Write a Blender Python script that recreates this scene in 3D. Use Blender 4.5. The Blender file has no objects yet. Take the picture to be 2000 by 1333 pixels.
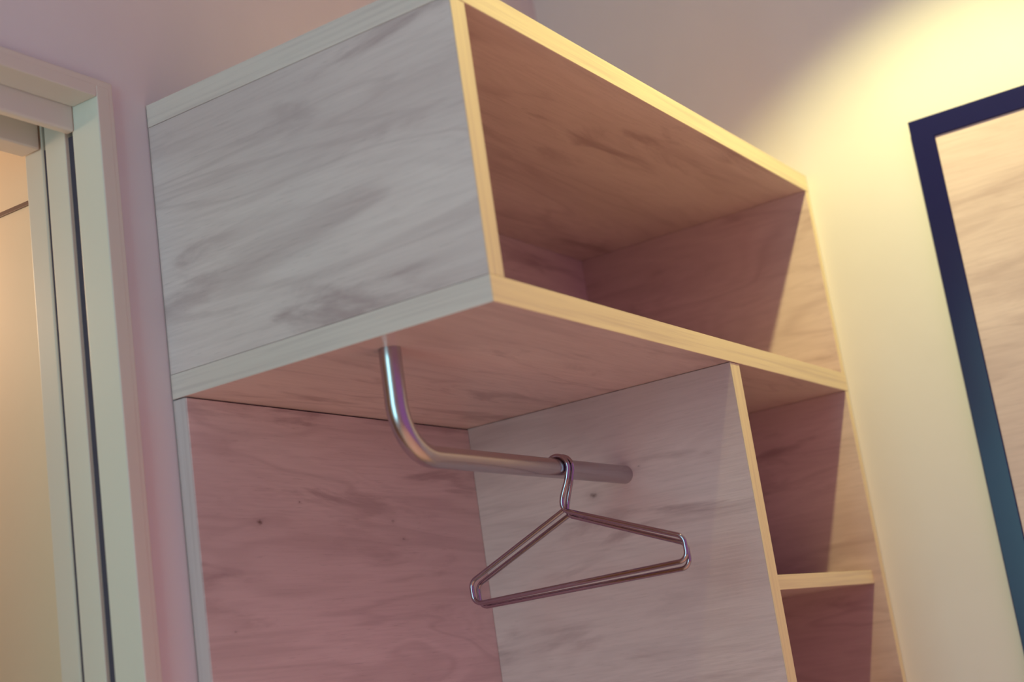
import bpy, bmesh, math, random
from mathutils import Vector, Matrix

scene = bpy.context.scene
col = scene.collection

# ------------------------------------------------------------------ camera
cam_data = bpy.data.cameras.new('camera')
cam = bpy.data.objects.new('camera', cam_data)
col.objects.link(cam)
RIGHT = Vector((0.5384, -0.8307, -0.1417))
UP = Vector((-0.1166, -0.2400, 0.9637))
FWD = Vector((0.8346, 0.5023, 0.2261))
m = Matrix((RIGHT, UP, -FWD)).transposed().to_4x4()
m.translation = Vector((-1.5805, -1.5704, -0.4881))
cam.matrix_world = m
cam_data.sensor_width = 36.0
cam_data.lens = 50.762
cam_data.clip_start = 0.05
cam_data.dof.use_dof = True
cam_data.dof.focus_distance = 2.44
cam_data.dof.aperture_fstop = 2.2
scene.camera = cam

# ------------------------------------------------------------------ world, lights, exposure
world = bpy.data.worlds.new('world')
scene.world = world
world.use_nodes = True
bg = world.node_tree.nodes['Background']
bg.inputs['Color'].default_value = (0.94, 0.39, 1.0, 1)
bg.inputs['Strength'].default_value = 0.36


def light(name, kind, loc, target, color, power, **kw):
    d = bpy.data.lights.new(name, kind)
    d.color = color
    d.energy = power
    for k, v in kw.items():
        setattr(d, k, v)
    o = bpy.data.objects.new(name, d)
    col.objects.link(o)
    o.location = loc
    dv = (Vector(target) - Vector(loc)).normalized()
    o.rotation_euler = dv.to_track_quat('-Z', 'Y').to_euler()
    return o


# cool daylight entering through the window in the left wall
light('window_daylight', 'AREA', (-2.08, -0.47, -0.04), (0, -0.47, -0.04), (0.39, 1.0, 1.0), 18.8,
      shape='RECTANGLE', size=0.84, size_y=1.70)
# warm halogen downlight in the ceiling in front of the wardrobe
light('ceiling_downlight', 'SPOT', (0.69, -1.05, 1.44), (0.69, -1.05, 0), (1.0, 0.93, 0.37), 113,
      spot_size=math.radians(100), spot_blend=0.42, shadow_soft_size=0.025)
# added fill spot, unseen: its floor pool bounces warm light onto the undersides
light('floor_bounce_fill', 'SPOT', (-0.35, -1.80, 1.44), (-0.35, -1.80, 0), (1.0, 0.61, 0.52), 235,
      spot_size=math.radians(60), spot_blend=0.3, shadow_soft_size=0.025)
# warm lamp of the room behind the door
light('side_room_lamp', 'POINT', (-0.28, 0.75, 0.35), (0, 0, 0), (1.0, 0.66, 0.40), 12.0, shadow_soft_size=0.12)

scene.view_settings.view_transform = 'Standard'
scene.view_settings.look = 'None'
scene.view_settings.gamma = 1.0
scene.view_settings.use_curve_mapping = False
scene.view_settings.exposure = 0.0


# ------------------------------------------------------------------ helpers
def tag(o, label=None, cat=None, group=None, kind=None):
    if label: o['label'] = label
    if cat: o['category'] = cat
    if group: o['group'] = group
    if kind: o['kind'] = kind
    return o


def empty(name, loc):
    o = bpy.data.objects.new(name, None)
    col.objects.link(o)
    o.location = loc
    o.empty_display_size = 0.1
    return o


def wpos(o):
    p = Vector((0, 0, 0))
    while o is not None:
        p += o.location
        o = o.parent
    return p


def link_mesh(name, bm, mat, parent=None, origin=None, smooth=False):
    """bm is in world coordinates; origin becomes the object's location"""
    base = wpos(parent) if parent else Vector((0, 0, 0))
    origin = Vector(origin) if origin is not None else base
    bmesh.ops.recalc_face_normals(bm, faces=bm.faces)
    bmesh.ops.translate(bm, verts=bm.verts, vec=-origin)
    me = bpy.data.meshes.new(name)
    bm.to_mesh(me)
    bm.free()
    if smooth:
        for p in me.polygons: p.use_smooth = True
    me.materials.append(mat)
    o = bpy.data.objects.new(name, me)
    col.objects.link(o)
    if parent:
        o.parent = parent
    o.location = origin - base
    return o


def add_box(bm, lo, hi, bev=0.0, seg=2):
    b = bmesh.new()
    bmesh.ops.create_cube(b, size=1.0)
    for v in b.verts:
        v.co = Vector([lo[i] + (v.co[i] + 0.5) * (hi[i] - lo[i]) for i in range(3)])
    if bev > 0:
        bmesh.ops.bevel(b, geom=list(b.edges), offset=bev, segments=seg, profile=0.5, affect='EDGES')
    me = bpy.data.meshes.new('tmp')
    b.to_mesh(me)
    b.free()
    bm.from_mesh(me)
    bpy.data.meshes.remove(me)


def box(name, lo, hi, mat, parent=None, bev=0.0, seg=2):
    bm = bmesh.new()
    add_box(bm, lo, hi, bev, seg)
    return link_mesh(name, bm, mat, parent)


def fillet(pts, radii, seg=10):
    """round the corners of a polyline"""
    out = [Vector(pts[0])]
    for i in range(1, len(pts) - 1):
        a, b, c = Vector(pts[i - 1]), Vector(pts[i]), Vector(pts[i + 1])
        d1, d2 = (a - b).normalized(), (c - b).normalized()
        r = radii[i]
        if r <= 0:
            out.append(b)
            continue
        ang = d1.angle(d2)
        t = r / math.tan(ang / 2)
        t = min(t, (a - b).length * 0.49, (c - b).length * 0.49)
        rr = t * math.tan(ang / 2)
        bis = (d1 + d2).normalized()
        cen = b + bis * (rr / math.sin(ang / 2))
        s, e = b + d1 * t - cen, b + d2 * t - cen
        tot = s.angle(e)
        ax = s.cross(e).normalized()
        for k in range(seg + 1):
            out.append(cen + Matrix.Rotation(tot * k / seg, 3, ax) @ s)
    out.append(Vector(pts[-1]))
    return out


def add_tube(bm, pts, r, n=16, caps=True):
    rings = []
    t0 = (pts[1] - pts[0]).normalized()
    ref = Vector((0, 0, 1)) if abs(t0.z) < 0.9 else Vector((1, 0, 0))
    u = (ref - t0 * ref.dot(t0)).normalized()
    for i, p in enumerate(pts):
        if i == 0: t = pts[1] - pts[0]
        elif i == len(pts) - 1: t = pts[-1] - pts[-2]
        else: t = (pts[i + 1] - p).normalized() + (p - pts[i - 1]).normalized()
        t.normalize()
        u = (u - t * u.dot(t)).normalized()
        w = t.cross(u)
        rings.append([bm.verts.new(p + (u * math.cos(2 * math.pi * k / n) + w * math.sin(2 * math.pi * k / n)) * r) for k in range(n)])
    for a, b in zip(rings, rings[1:]):
        for k in range(n):
            bm.faces.new((a[k], a[(k + 1) % n], b[(k + 1) % n], b[k]))
    if caps:
        # caps on vertices of their own, so that the tube's shading stays round up to its ends
        bm.faces.new([bm.verts.new(v.co) for v in reversed(rings[0])])
        bm.faces.new([bm.verts.new(v.co) for v in rings[-1]])


# ------------------------------------------------------------------ materials
def new_mat(name):
    mt = bpy.data.materials.new(name)
    mt.use_nodes = True
    nt = mt.node_tree
    return mt, nt, nt.nodes['Principled BSDF']


def mapping(nt, scale, offset=(0, 0, 0)):
    tc = nt.nodes.new('ShaderNodeTexCoord')
    mp = nt.nodes.new('ShaderNodeMapping')
    mp.inputs['Scale'].default_value = scale
    mp.inputs['Location'].default_value = offset
    nt.links.new(tc.outputs['Object'], mp.inputs['Vector'])
    return mp.outputs['Vector']


def noise(nt, vec, scale=1.0, detail=4.0, rough=0.55, dist=0.0):
    n = nt.nodes.new('ShaderNodeTexNoise')
    n.inputs['Scale'].default_value = scale
    n.inputs['Detail'].default_value = detail
    n.inputs['Roughness'].default_value = rough
    n.inputs['Distortion'].default_value = dist
    nt.links.new(vec, n.inputs['Vector'])
    return n.outputs['Fac']


def maprange(nt, val, a, b, c=0.0, d=1.0, smooth=True):
    n = nt.nodes.new('ShaderNodeMapRange')
    n.interpolation_type = 'SMOOTHSTEP' if smooth else 'LINEAR'
    n.inputs['From Min'].default_value = a
    n.inputs['From Max'].default_value = b
    n.inputs['To Min'].default_value = c
    n.inputs['To Max'].default_value = d
    nt.links.new(val, n.inputs['Value'])
    return n.outputs['Result']


def math_node(nt, op, a, b=None):
    n = nt.nodes.new('ShaderNodeMath')
    n.operation = op
    for i, v in enumerate((a, b)):
        if v is None: continue
        if isinstance(v, (int, float)): n.inputs[i].default_value = v
        else: nt.links.new(v, n.inputs[i])
    return n.outputs[0]


def mix_color(nt, fac, a, b):
    n = nt.nodes.new('ShaderNodeMix')
    n.data_type = 'RGBA'
    for sock, v in ((n.inputs[0], fac), (n.inputs[6], a), (n.inputs[7], b)):
        if isinstance(v, tuple): sock.default_value = (*v, 1)
        elif isinstance(v, (int, float)): sock.default_value = v
        else: nt.links.new(v, sock)
    return n.outputs[2]


BASE = (0.79, 0.615, 0.60)
DARK = (0.41, 0.275, 0.28)
DEEP = (0.16, 0.09, 0.08)


def wood(name, axis, seed, base=BASE, dark=DARK, knots=(), stain=0.9, patch=(0.505, 0.67)):
    """pale oak veneer: grain along axis, cloudy stains, contour veins, fine pores, knots at given local spots"""
    mt, nt, bs = new_mat(name)
    rnd = random.Random(seed)
    off = tuple(rnd.uniform(-20, 20) for _ in range(3))

    def sc(along, across):
        return tuple(along if i == axis else across for i in range(3))
    tone = noise(nt, mapping(nt, sc(0.7, 3.2), off), 1.0, 3.0, 0.5, 0.4)
    stains = noise(nt, mapping(nt, sc(3.0, 15.0), off), 1.0, 6.0, 0.58, 0.7)
    where = noise(nt, mapping(nt, sc(1.6, 4.0), off), 1.3, 2.0, 0.5, 0.3)
    veins = noise(nt, mapping(nt, sc(0.9, 6.0), off), 1.0, 3.0, 0.5, 0.7)
    fine = noise(nt, mapping(nt, sc(9.0, 210.0), off), 1.0, 3.0, 0.6, 0.2)
    pores = noise(nt, mapping(nt, sc(28.0, 420.0), off), 1.0, 2.0, 0.5, 0.0)
    c = mix_color(nt, maprange(nt, tone, 0.3, 0.7, 0.0, 0.40), base, dark)
    st = math_node(nt, 'MULTIPLY', maprange(nt, stains, patch[0], patch[1], 0, stain), maprange(nt, where, 0.40, 0.58, 0.2, 1.0))
    c = mix_color(nt, st, c, dark)
    pp = math_node(nt, 'PINGPONG', math_node(nt, 'MULTIPLY', veins, 9.0), 1.0)
    c = mix_color(nt, maprange(nt, pp, 0.0, 0.22, 0.26, 0.0), c, dark)
    pp2 = math_node(nt, 'PINGPONG', math_node(nt, 'MULTIPLY', veins, 42.0), 1.0)
    c = mix_color(nt, maprange(nt, pp2, 0.0, 0.9, 0.09, 0.0), c, dark)
    c = mix_color(nt, maprange(nt, fine, 0.40, 0.72, 0.0, 0.16), c, dark)
    c = mix_color(nt, maprange(nt, pores, 0.62, 0.78, 0.0, 0.16), c, DEEP)
    for (pos, size, strength) in knots:
        tc = nt.nodes.new('ShaderNodeTexCoord')
        sub = nt.nodes.new('ShaderNodeVectorMath')
        sub.operation = 'SUBTRACT'
        nt.links.new(tc.outputs['Object'], sub.inputs[0])
        sub.inputs[1].default_value = pos
        mul = nt.nodes.new('ShaderNodeVectorMath')
        mul.operation = 'MULTIPLY'
        nt.links.new(sub.outputs[0], mul.inputs[0])
        mul.inputs[1].default_value = sc(0.55, 1.0)
        ln = nt.nodes.new('ShaderNodeVectorMath')
        ln.operation = 'LENGTH'
        nt.links.new(mul.outputs[0], ln.inputs[0])
        wob = math_node(nt, 'MULTIPLY', noise(nt, mapping(nt, sc(60, 110), off), 1.0, 3.0), size * 1.1)
        dd = math_node(nt, 'ADD', ln.outputs['Value'], wob)
        c = mix_color(nt, maprange(nt, dd, size * 0.45, size * 2.3, strength * 0.45, 0.0), c, dark)
        c = mix_color(nt, maprange(nt, dd, size * 0.5, size * 1.15, strength, 0.0), c, DEEP)
    nt.links.new(c, bs.inputs['Base Color'])
    bs.inputs['Roughness'].default_value = 0.36
    bs.inputs['Specular IOR Level'].default_value = 0.3
    bp = nt.nodes.new('ShaderNodeBump')
    bp.inputs['Strength'].default_value = 0.12
    bp.inputs['Distance'].default_value = 0.002
    nt.links.new(fine, bp.inputs['Height'])
    nt.links.new(bp.outputs['Normal'], bs.inputs['Normal'])
    return mt


def band(name, axis, seed, base=(0.88, 0.75, 0.50)):
    """oak edge banding: tight straight grain running along axis"""
    mt, nt, bs = new_mat(name)
    rnd = random.Random(seed)
    off = tuple(rnd.uniform(-20, 20) for _ in range(3))
    sc = tuple(3.0 if i == axis else 150.0 for i in range(3))
    sc2 = tuple(2.0 if i == axis else 45.0 for i in range(3))
    a = noise(nt, mapping(nt, sc, off), 1.0, 4.0, 0.6, 0.3)
    b = noise(nt, mapping(nt, sc2, off), 1.0, 2.0, 0.5, 0.3)
    c = mix_color(nt, maprange(nt, a, 0.42, 0.70, 0.0, 0.26), base, DARK)
    c = mix_color(nt, maprange(nt, b, 0.45, 0.75, 0.0, 0.14), c, DARK)
    nt.links.new(c, bs.inputs['Base Color'])
    bs.inputs['Roughness'].default_value = 0.5
    bs.inputs['Specular IOR Level'].default_value = 0.3
    return mt


def paint(name, color, rough=0.6, amp=0.035, bump=0.05, scale=7.0, spec=0.3):
    mt, nt, bs = new_mat(name)
    n = noise(nt, mapping(nt, (1, 1, 1)), scale, 3.0)
    lo = tuple(max(0, v * (1 - amp)) for v in color)
    hi = tuple(min(1, v * (1 + amp)) for v in color)
    nt.links.new(mix_color(nt, n, lo, hi), bs.inputs['Base Color'])
    bs.inputs['Roughness'].default_value = rough
    bs.inputs['Specular IOR Level'].default_value = spec
    if bump:
        f = noise(nt, mapping(nt, (1, 1, 1)), 320.0, 2.0)
        bp = nt.nodes.new('ShaderNodeBump')
        bp.inputs['Strength'].default_value = bump
        bp.inputs['Distance'].default_value = 0.001
        nt.links.new(f, bp.inputs['Height'])
        nt.links.new(bp.outputs['Normal'], bs.inputs['Normal'])
    return mt


def metal(name, color, rough, brushed=None):
    mt, nt, bs = new_mat(name)
    bs.inputs['Metallic'].default_value = 1.0
    n = noise(nt, mapping(nt, brushed or (40, 40, 40)), 1.0, 3.0)
    nt.links.new(mix_color(nt, n, tuple(v * 0.98 for v in color), color), bs.inputs['Base Color'])
    nt.links.new(maprange(nt, n, 0.3, 0.7, rough * 0.94, rough * 1.06), bs.inputs['Roughness'])
    return mt


M_WALL = paint('wall_paint', (0.77, 0.715, 0.73), 0.75)
M_CEIL = paint('ceiling_paint', (0.78, 0.74, 0.70), 0.8)
M_FLOOR = wood('floor_oak', 0, 5, base=(0.72, 0.53, 0.42), dark=(0.45, 0.30, 0.22))
M_TRIM = paint('white_lacquer', (0.74, 0.66, 0.58), 0.38, 0.015, 0.0)
M_SIDE = paint('side_room_paint', (0.74, 0.62, 0.48), 0.6)
M_SLOT_SHADE = paint('slot_shade_dark', (0.085, 0.065, 0.095), 0.8, 0.1, 0.2, 60.0)  # dark colour standing in for the shade inside the jamb grooves
M_BROWN = paint('brown_profile', (0.20, 0.13, 0.11), 0.4, 0.02, 0.0)
M_BLACK = paint('black_lacquer', (0.010, 0.009, 0.074), 0.22, 0.05, 0.0, spec=0.4)
M_STEEL = metal('brushed_steel', (0.52, 0.47, 0.51), 0.25, (6, 6, 6))
M_CHROME = metal('polished_chrome', (0.43, 0.36, 0.44), 0.045)

# ------------------------------------------------------------------ measurements (metres)
FL, CE = -1.60, 1.47                       # floor and ceiling
XL, XR = -2.00, 1.372                      # left and right walls
YF = -3.60
L, D, H = 1.370, 0.600, 0.4874             # wardrobe top box
TB, TS = 0.0384, 0.0375
XD, TD = 0.7638, 0.0388                    # divider
TK = 0.0285                                # back panel
XJ = -0.1113                               # door jamb face
WT = 0.167                                 # back wall thickness
ZW = 0.490                                 # underside of the wall over the door

# ------------------------------------------------------------------ the room
tag(box('floor', (XL, YF, FL - 0.1), (XR, 0, FL), M_FLOOR), kind='structure')
tag(box('ceiling', (XL - 0.15, YF, CE), (XR + 0.12, WT, CE + 0.1), M_CEIL), kind='structure')
tag(box('wall_right', (XR, YF, FL - 0.1), (XR + 0.12, WT, CE), M_WALL), kind='structure')
bm = bmesh.new()
JX = -0.080                                # wall edge behind the jamb lining
PX = 0.62                                  # end of the pocket the sliding door runs into
add_box(bm, (PX, 0.0, FL - 0.1), (XR, WT, CE))
add_box(bm, (JX, 0.0, FL - 0.1), (PX, 0.0495, CE))
add_box(bm, (JX, 0.0660, FL - 0.1), (PX, WT, CE))
add_box(bm, (-1.06, 0.0, ZW), (JX, WT, CE))
add_box(bm, (XL - 0.15, 0.0, FL - 0.1), (-1.06, WT, CE))
tag(link_mesh('wall_back', bm, M_WALL), kind='structure')
# left wall with the window opening
WY0, WY1, WZ0, WZ1 = -0.91, -0.02, -0.90, 0.82
bm = bmesh.new()
add_box(bm, (XL - 0.15, WY1, FL - 0.1), (XL, 0, CE))
add_box(bm, (XL - 0.15, YF, FL - 0.1), (XL, WY0, CE))
add_box(bm, (XL - 0.15, WY0, FL - 0.1), (XL, WY1, WZ0))
add_box(bm, (XL - 0.15, WY0, WZ1), (XL, WY1, CE))
tag(link_mesh('wall_left', bm, M_WALL), kind='structure')
win = tag(empty('window_1', (XL - 0.05, (WY0 + WY1) / 2, WZ0)), kind='structure')
for nm, lo, hi in (('frame_stile', (XL - 0.07, WY0, WZ0), (XL - 0.03, WY0 + 0.06, WZ1)),
                   ('frame_stile', (XL - 0.07, WY1 - 0.06, WZ0), (XL - 0.03, WY1, WZ1)),
                   ('frame_rail', (XL - 0.07, WY0 + 0.06, WZ0), (XL - 0.03, WY1 - 0.06, WZ0 + 0.06)),
                   ('frame_rail', (XL - 0.07, WY0 + 0.06, WZ1 - 0.06), (XL - 0.03, WY1 - 0.06, WZ1))):
    box(nm, lo, hi, M_TRIM, win, 0.003)

# ---- room behind the door
tag(box('wall_side_room', (-0.055, WT, FL - 0.1), (0.05, 2.6, CE), M_SIDE), kind='structure')
bm = bmesh.new()
add_box(bm, (-2.2, 2.6, FL - 0.1), (0.05, 2.7, CE))
add_box(bm, (-2.3, WT, FL - 0.1), (-2.2, 2.7, CE))
tag(link_mesh('wall_side_room_far', bm, M_SIDE), kind='structure')
tag(box('floor_side_room', (-2.2, 0, FL - 0.1), (-0.055, 2.6, FL), M_FLOOR), kind='structure')
tag(box('ceiling_side_room', (-2.3, WT, CE), (0.05, 2.7, CE + 0.1), M_CEIL), kind='structure')
tag(box('trim_1', (-0.0585, WT + 0.001, 0.3745), (-0.0548, 2.59, 0.3825), M_BROWN, None, 0.001), kind='structure')

# ---- door frame: casing, split jamb with door slot, header with track slot
door = tag(empty('door_1', (-0.55, 0.08, FL)), kind='structure')
XJ2 = -1.03                                # far jamb
ZH = 0.470
CW = 0.0335                                # casing width
YC = -0.011                                # casing front
box('casing', (XJ + 0.004, YC + 0.0003, FL), (XJ + CW, 0.0, ZH + 0.030), M_TRIM, door, 0.0022, 3)
box('casing', (XJ2 - CW, YC, FL), (XJ2 - 0.004, 0.0, ZH + 0.030), M_TRIM, door, 0.0022, 3)
box('head_casing', (XJ2 - CW, YC + 0.0005, ZH + 0.004), (XJ + CW - 0.0004, 0.0, ZH + 0.0305), M_TRIM, door, 0.0022, 3)
for side, x0, x1, xb0, xb1 in ((0, XJ, XJ + 0.026, XJ + 0.026, JX), (1, XJ2 - 0.026, XJ2, -1.06, XJ2 - 0.026)):
    box('jamb', (x0, YC, FL), (x1, 0.0500, ZW), M_TRIM, door, 0.0022, 3)
    box('jamb', (x0, 0.0670, FL), (x1, 0.1130, ZW), M_TRIM, door, 0.0012)
    s = 0.004 if side == 0 else -0.004
    box('jamb_stop', (x0 + max(s, 0), 0.1245, FL), (x1 + min(s, 0), WT, ZW), M_TRIM, door, 0.003, 3)
    e0, e1 = (x0 + 0.007, x1 - 0.002) if side == 0 else (x0 + 0.002, x1 - 0.007)
    box('slot_shade_strip', (e0, 0.0502, FL), (e1, 0.0668, 0.4285), M_SLOT_SHADE, door)  # dark strips added in both grooves to paint in their shade
    box('slot_shade_strip', (e0, 0.1132, FL), (e1, 0.1243, 0.4260), M_SLOT_SHADE, door)
    box('jamb_lining', (xb0, 0.0, FL), (xb1, 0.0490, ZW), M_TRIM, door)
    box('jamb_lining', (xb0, 0.0665, FL), (xb1, WT, ZW), M_TRIM, door)
box('soffit', (XJ2 + 0.0005, YC + 0.0002, ZH), (XJ - 0.0005, 0.0425, ZW), M_TRIM, door, 0.0015)
box('header', (XJ2 + 0.0005, 0.0435, 0.429), (XJ + 0.0002, 0.0600, ZW), M_TRIM, door, 0.0045, 4)
box('header', (XJ2 + 0.0005, 0.1250, 0.4265), (XJ + 0.0002, WT, ZW), M_TRIM, door, 0.003, 3)
box('track_cover', (XJ2 + 0.001, 0.0605, 0.478), (XJ - 0.001, 0.1245, ZW), M_TRIM, door)

# ------------------------------------------------------------------ wardrobe
W0 = Vector((0.75, -0.30, FL))
wr = tag(empty('open_wardrobe', W0),
         'tall open oak-veneer wardrobe with a boxed top cubby, divider and side niches', 'wardrobe')
def kn(x, y, z): return tuple(Vector((x, y, z)) - W0)
GAP = -0.002                               # shadow gap to the wall
E = 0.0012                                 # thickness of edge banding
W_TOP = wood('oak_top', 0, 11, stain=0.78)
W_BOT = wood('oak_bottom', 0, 23, stain=0.78)
W_SIDE = wood('oak_side', 1, 37, stain=0.78)
W_DIV = wood('oak_divider', 1, 41, stain=0.78,
             knots=((kn(XD, -0.286, -0.181), 0.0095, 0.8), (kn(XD, -0.3866, -0.146), 0.0028, 0.6)))
W_END = wood('oak_end', 1, 53, stain=0.78)
W_BACK = wood('oak_back', 0, 61, stain=0.78,
              knots=((kn(0.137, -TK, -0.193), 0.010, 0.85), (kn(0.238, -TK, -0.158), 0.003, 0.8),
                     (kn(0.4835, -TK, -0.186), 0.007, 0.5), (kn(0.509, -TK, -0.218), 0.006, 0.6),
                     (kn(0.06, -TK, -0.36), 0.004, 0.4)))
W_UBACK = wood('oak_upper_back', 0, 67)
W_SHELF = wood('oak_shelf', 0, 71)
B_X = band('oak_band_x', 0, 3)
B_Y = band('oak_band_y', 1, 4, base=(0.72, 0.57, 0.53))
B_Z = band('oak_band_z', 2, 5)
B_ZG = band('oak_band_back', 2, 6, base=(0.62, 0.48, 0.48))


def board(name, lo, hi, mat, front=None, left=None, bev=0.0008):
    """a board with its edge banding on the front (-y) and, if asked, the left (-x) edge"""
    lo, hi = list(lo), list(hi)
    f, l = list(lo), list(lo)
    blo = list(lo)
    if front: blo[1] += E
    if left: blo[0] += E
    b = box(name, blo, hi, mat, wr, bev)
    if front:
        box('edge_band', lo, (hi[0], lo[1] + E, hi[2]), front, b, 0.0005, 1)
    if left:
        box('edge_band', (lo[0], lo[1] + E, lo[2]), (lo[0] + E, hi[1], hi[2]), left, b, 0.0005, 1)
    return b


board('top_board', (0, -D, H - TB), (L, GAP, H), W_TOP, B_X, B_Y)
board('bottom_board', (0, -D, 0), (L, GAP, TB), W_BOT, B_X, B_Y)
board('side_panel', (0.0004, -D + 0.0004, TB + 0.0006), (TS, GAP, H - TB - 0.0006), W_SIDE, B_Z)
board('end_panel', (L - 0.0165, -D + 0.0004, TB + 0.0002), (L, GAP, H - TB - 0.0002), W_END, B_Z)
board('upper_back_panel', (TS + 0.0002, -TK, TB + 0.0002), (L - 0.0167, GAP, H - TB - 0.0002), W_UBACK)
board('divider_panel', (XD, -D + 0.0015, FL), (XD + TD, -TK - 0.0004, -0.0008), W_DIV, B_Z)
board('end_panel', (L - 0.0165, -D + 0.0004, FL), (L, GAP, -0.0004), W_END, B_Z)
board('back_panel', (0.0008, -TK, FL), (L - 0.0167, GAP, -0.0022), W_BACK, None, B_ZG, 0.0012)
board('shelf', (XD + TD + 0.0002, -0.5796, -0.4028), (L - 0.0167, -TK - 0.0004, -0.3763), W_SHELF, B_X)

# ------------------------------------------------------------------ clothes rail
RR = 0.0166
ry0, ry1 = -0.3675, -0.3560
rz = -0.1562
def rail_y(x): return ry0 + (ry1 - ry0) * (x - 0.0735) / (XD - 0.0735)
pts = fillet([(0.0735, ry0, -0.0003), (0.0735, ry0, rz), (XD - 0.0003, ry1, rz)], [0, 0.088, 0], 24)
bm = bmesh.new()
add_tube(bm, pts, RR, 40)
tag(link_mesh('clothes_rail', bm, M_STEEL, None, origin=(0.0735, ry0, 0.0), smooth=True),
    'bent brushed-steel clothes rail running from the cubby underside to the divider', 'rail')


# ------------------------------------------------------------------ hangers
def hanger(x, tilt, yaw, drop, label):
    WR = 0.0041
    yc = rail_y(x)
    hr = RR + WR + 0.0003
    top = empty('clothes_hanger', (x, yc, rz))
    tag(top, label, 'hanger', 'chrome hangers on the rail')
    top.rotation_euler = (math.radians(tilt), 0, math.radians(yaw))
    base = Vector((x, yc, rz))

    def P(y, z): return base + Vector((0, y, z))
    # hook: tip behind the rail, over the top, down the front, back under to the neck
    hook = []
    for k in range(29):
        a = math.radians(-8 + (198 + 8) * k / 28)
        hook.append(P(hr * math.cos(a), hr * math.sin(a)))
    nz = -0.0705 - drop
    tail = [hook[-1], P(-0.0145, -0.0225), P(-0.0005, nz + 0.021), P(0.0015, nz + 0.006), P(-0.006, nz - 0.0035)]
    # smooth tail with Catmull-Rom
    def cr(p0, p1, p2, p3, t):
        return 0.5 * ((2 * p1) + (p2 - p0) * t + (2 * p0 - 5 * p1 + 4 * p2 - p3) * t * t + (3 * p1 - p0 - 3 * p2 + p3) * t ** 3)
    ctl = [hook[-2]] + tail + [P(-0.03, nz - 0.0135)]
    hk = hook[:]
    for i in range(1, len(ctl) - 2):
        for k in range(1, 9):
            hk.append(cr(ctl[i - 1], ctl[i], ctl[i + 1], ctl[i + 2], k / 8))
    bm = bmesh.new()
    add_tube(bm, hk, WR, 14)
    o = link_mesh('hook', bm, M_CHROME, None, origin=base, smooth=True)
    # triangular frame: one wire from the neck round both corners and back
    bz = -0.1935 - drop
    sz = -0.1555 - drop
    cx = 0.2075
    fr = fillet([P(-0.006, nz - 0.0035), P(-cx, sz), P(-cx, bz), P(cx, bz), P(cx, sz), P(0.001, nz + 0.001) + Vector((WR * 0.9, 0, 0))],
                [0, 0.0155, 0.0155, 0.0155, 0.0155, 0], 12)
    bm = bmesh.new()
    add_tube(bm, fr, WR, 14)
    f = link_mesh('wire_frame', bm, M_CHROME, None, origin=base, smooth=True)
    for c in (o, f):
        c.parent = top
        c.location = (0, 0, 0)
    return top


hanger(0.5150, -1.2, 0.0, 0.0, 'polished chrome clothes hanger, the one nearer the rail bend with its whole hook showing')
hanger(0.5315, -0.5, -1.7, 0.0085, 'polished chrome clothes hanger close to the divider, its hook half hidden by the other hanger')

# ------------------------------------------------------------------ black-framed panel on the wall beside the wardrobe
FY0, FY1, FZ0, FZ1 = -1.48, -0.8455, -1.25, 0.5245
FW, FT = 0.0485, 0.022
pf = tag(empty('framed_panel', (XR, (FY0 + FY1) / 2, FZ0)),
         'slim black frame holding a pale oak-grain panel, hung on the cream wall', 'framed panel')
XB = XR - 0.0005
XFf = XB - FT
IW = FW - 0.002
ol = [(FY0, FZ0), (FY1, FZ0), (FY1, FZ1), (FY0, FZ1)]
il = [(FY0 + FW, FZ0 + IW), (FY1 - FW, FZ0 + IW), (FY1 - FW, FZ1 - IW), (FY0 + FW, FZ1 - IW)]
c1 = 0.0015                                # arris
def inset(loop, d):
    cy, cz = (FY0 + FY1) / 2, (FZ0 + FZ1) / 2
    return [(y + (d if y < cy else -d), z + (d if z < cz else -d)) for y, z in loop]
loops = [(XB, ol), (XFf + c1, ol), (XFf, inset(ol, c1)), (XFf, inset(il, -c1)), (XFf + c1, il), (XB, il)]
bm = bmesh.new()
rings = [[bm.verts.new((x, y, z)) for y, z in lp] for x, lp in loops]
for a, b in zip(rings, rings[1:] + rings[:1]):
    for k in range(4):
        bm.faces.new((a[k], a[(k + 1) % 4], b[(k + 1) % 4], b[k]))
link_mesh('frame', bm, M_BLACK, pf)
box('wood_panel', (XFf + 0.0038, FY0 + FW + 0.0002, FZ0 + IW + 0.0002), (XB - 0.001, FY1 - FW - 0.0002, FZ1 - IW - 0.0002),
    wood('oak_framed', 1, 83, stain=0.32), pf)
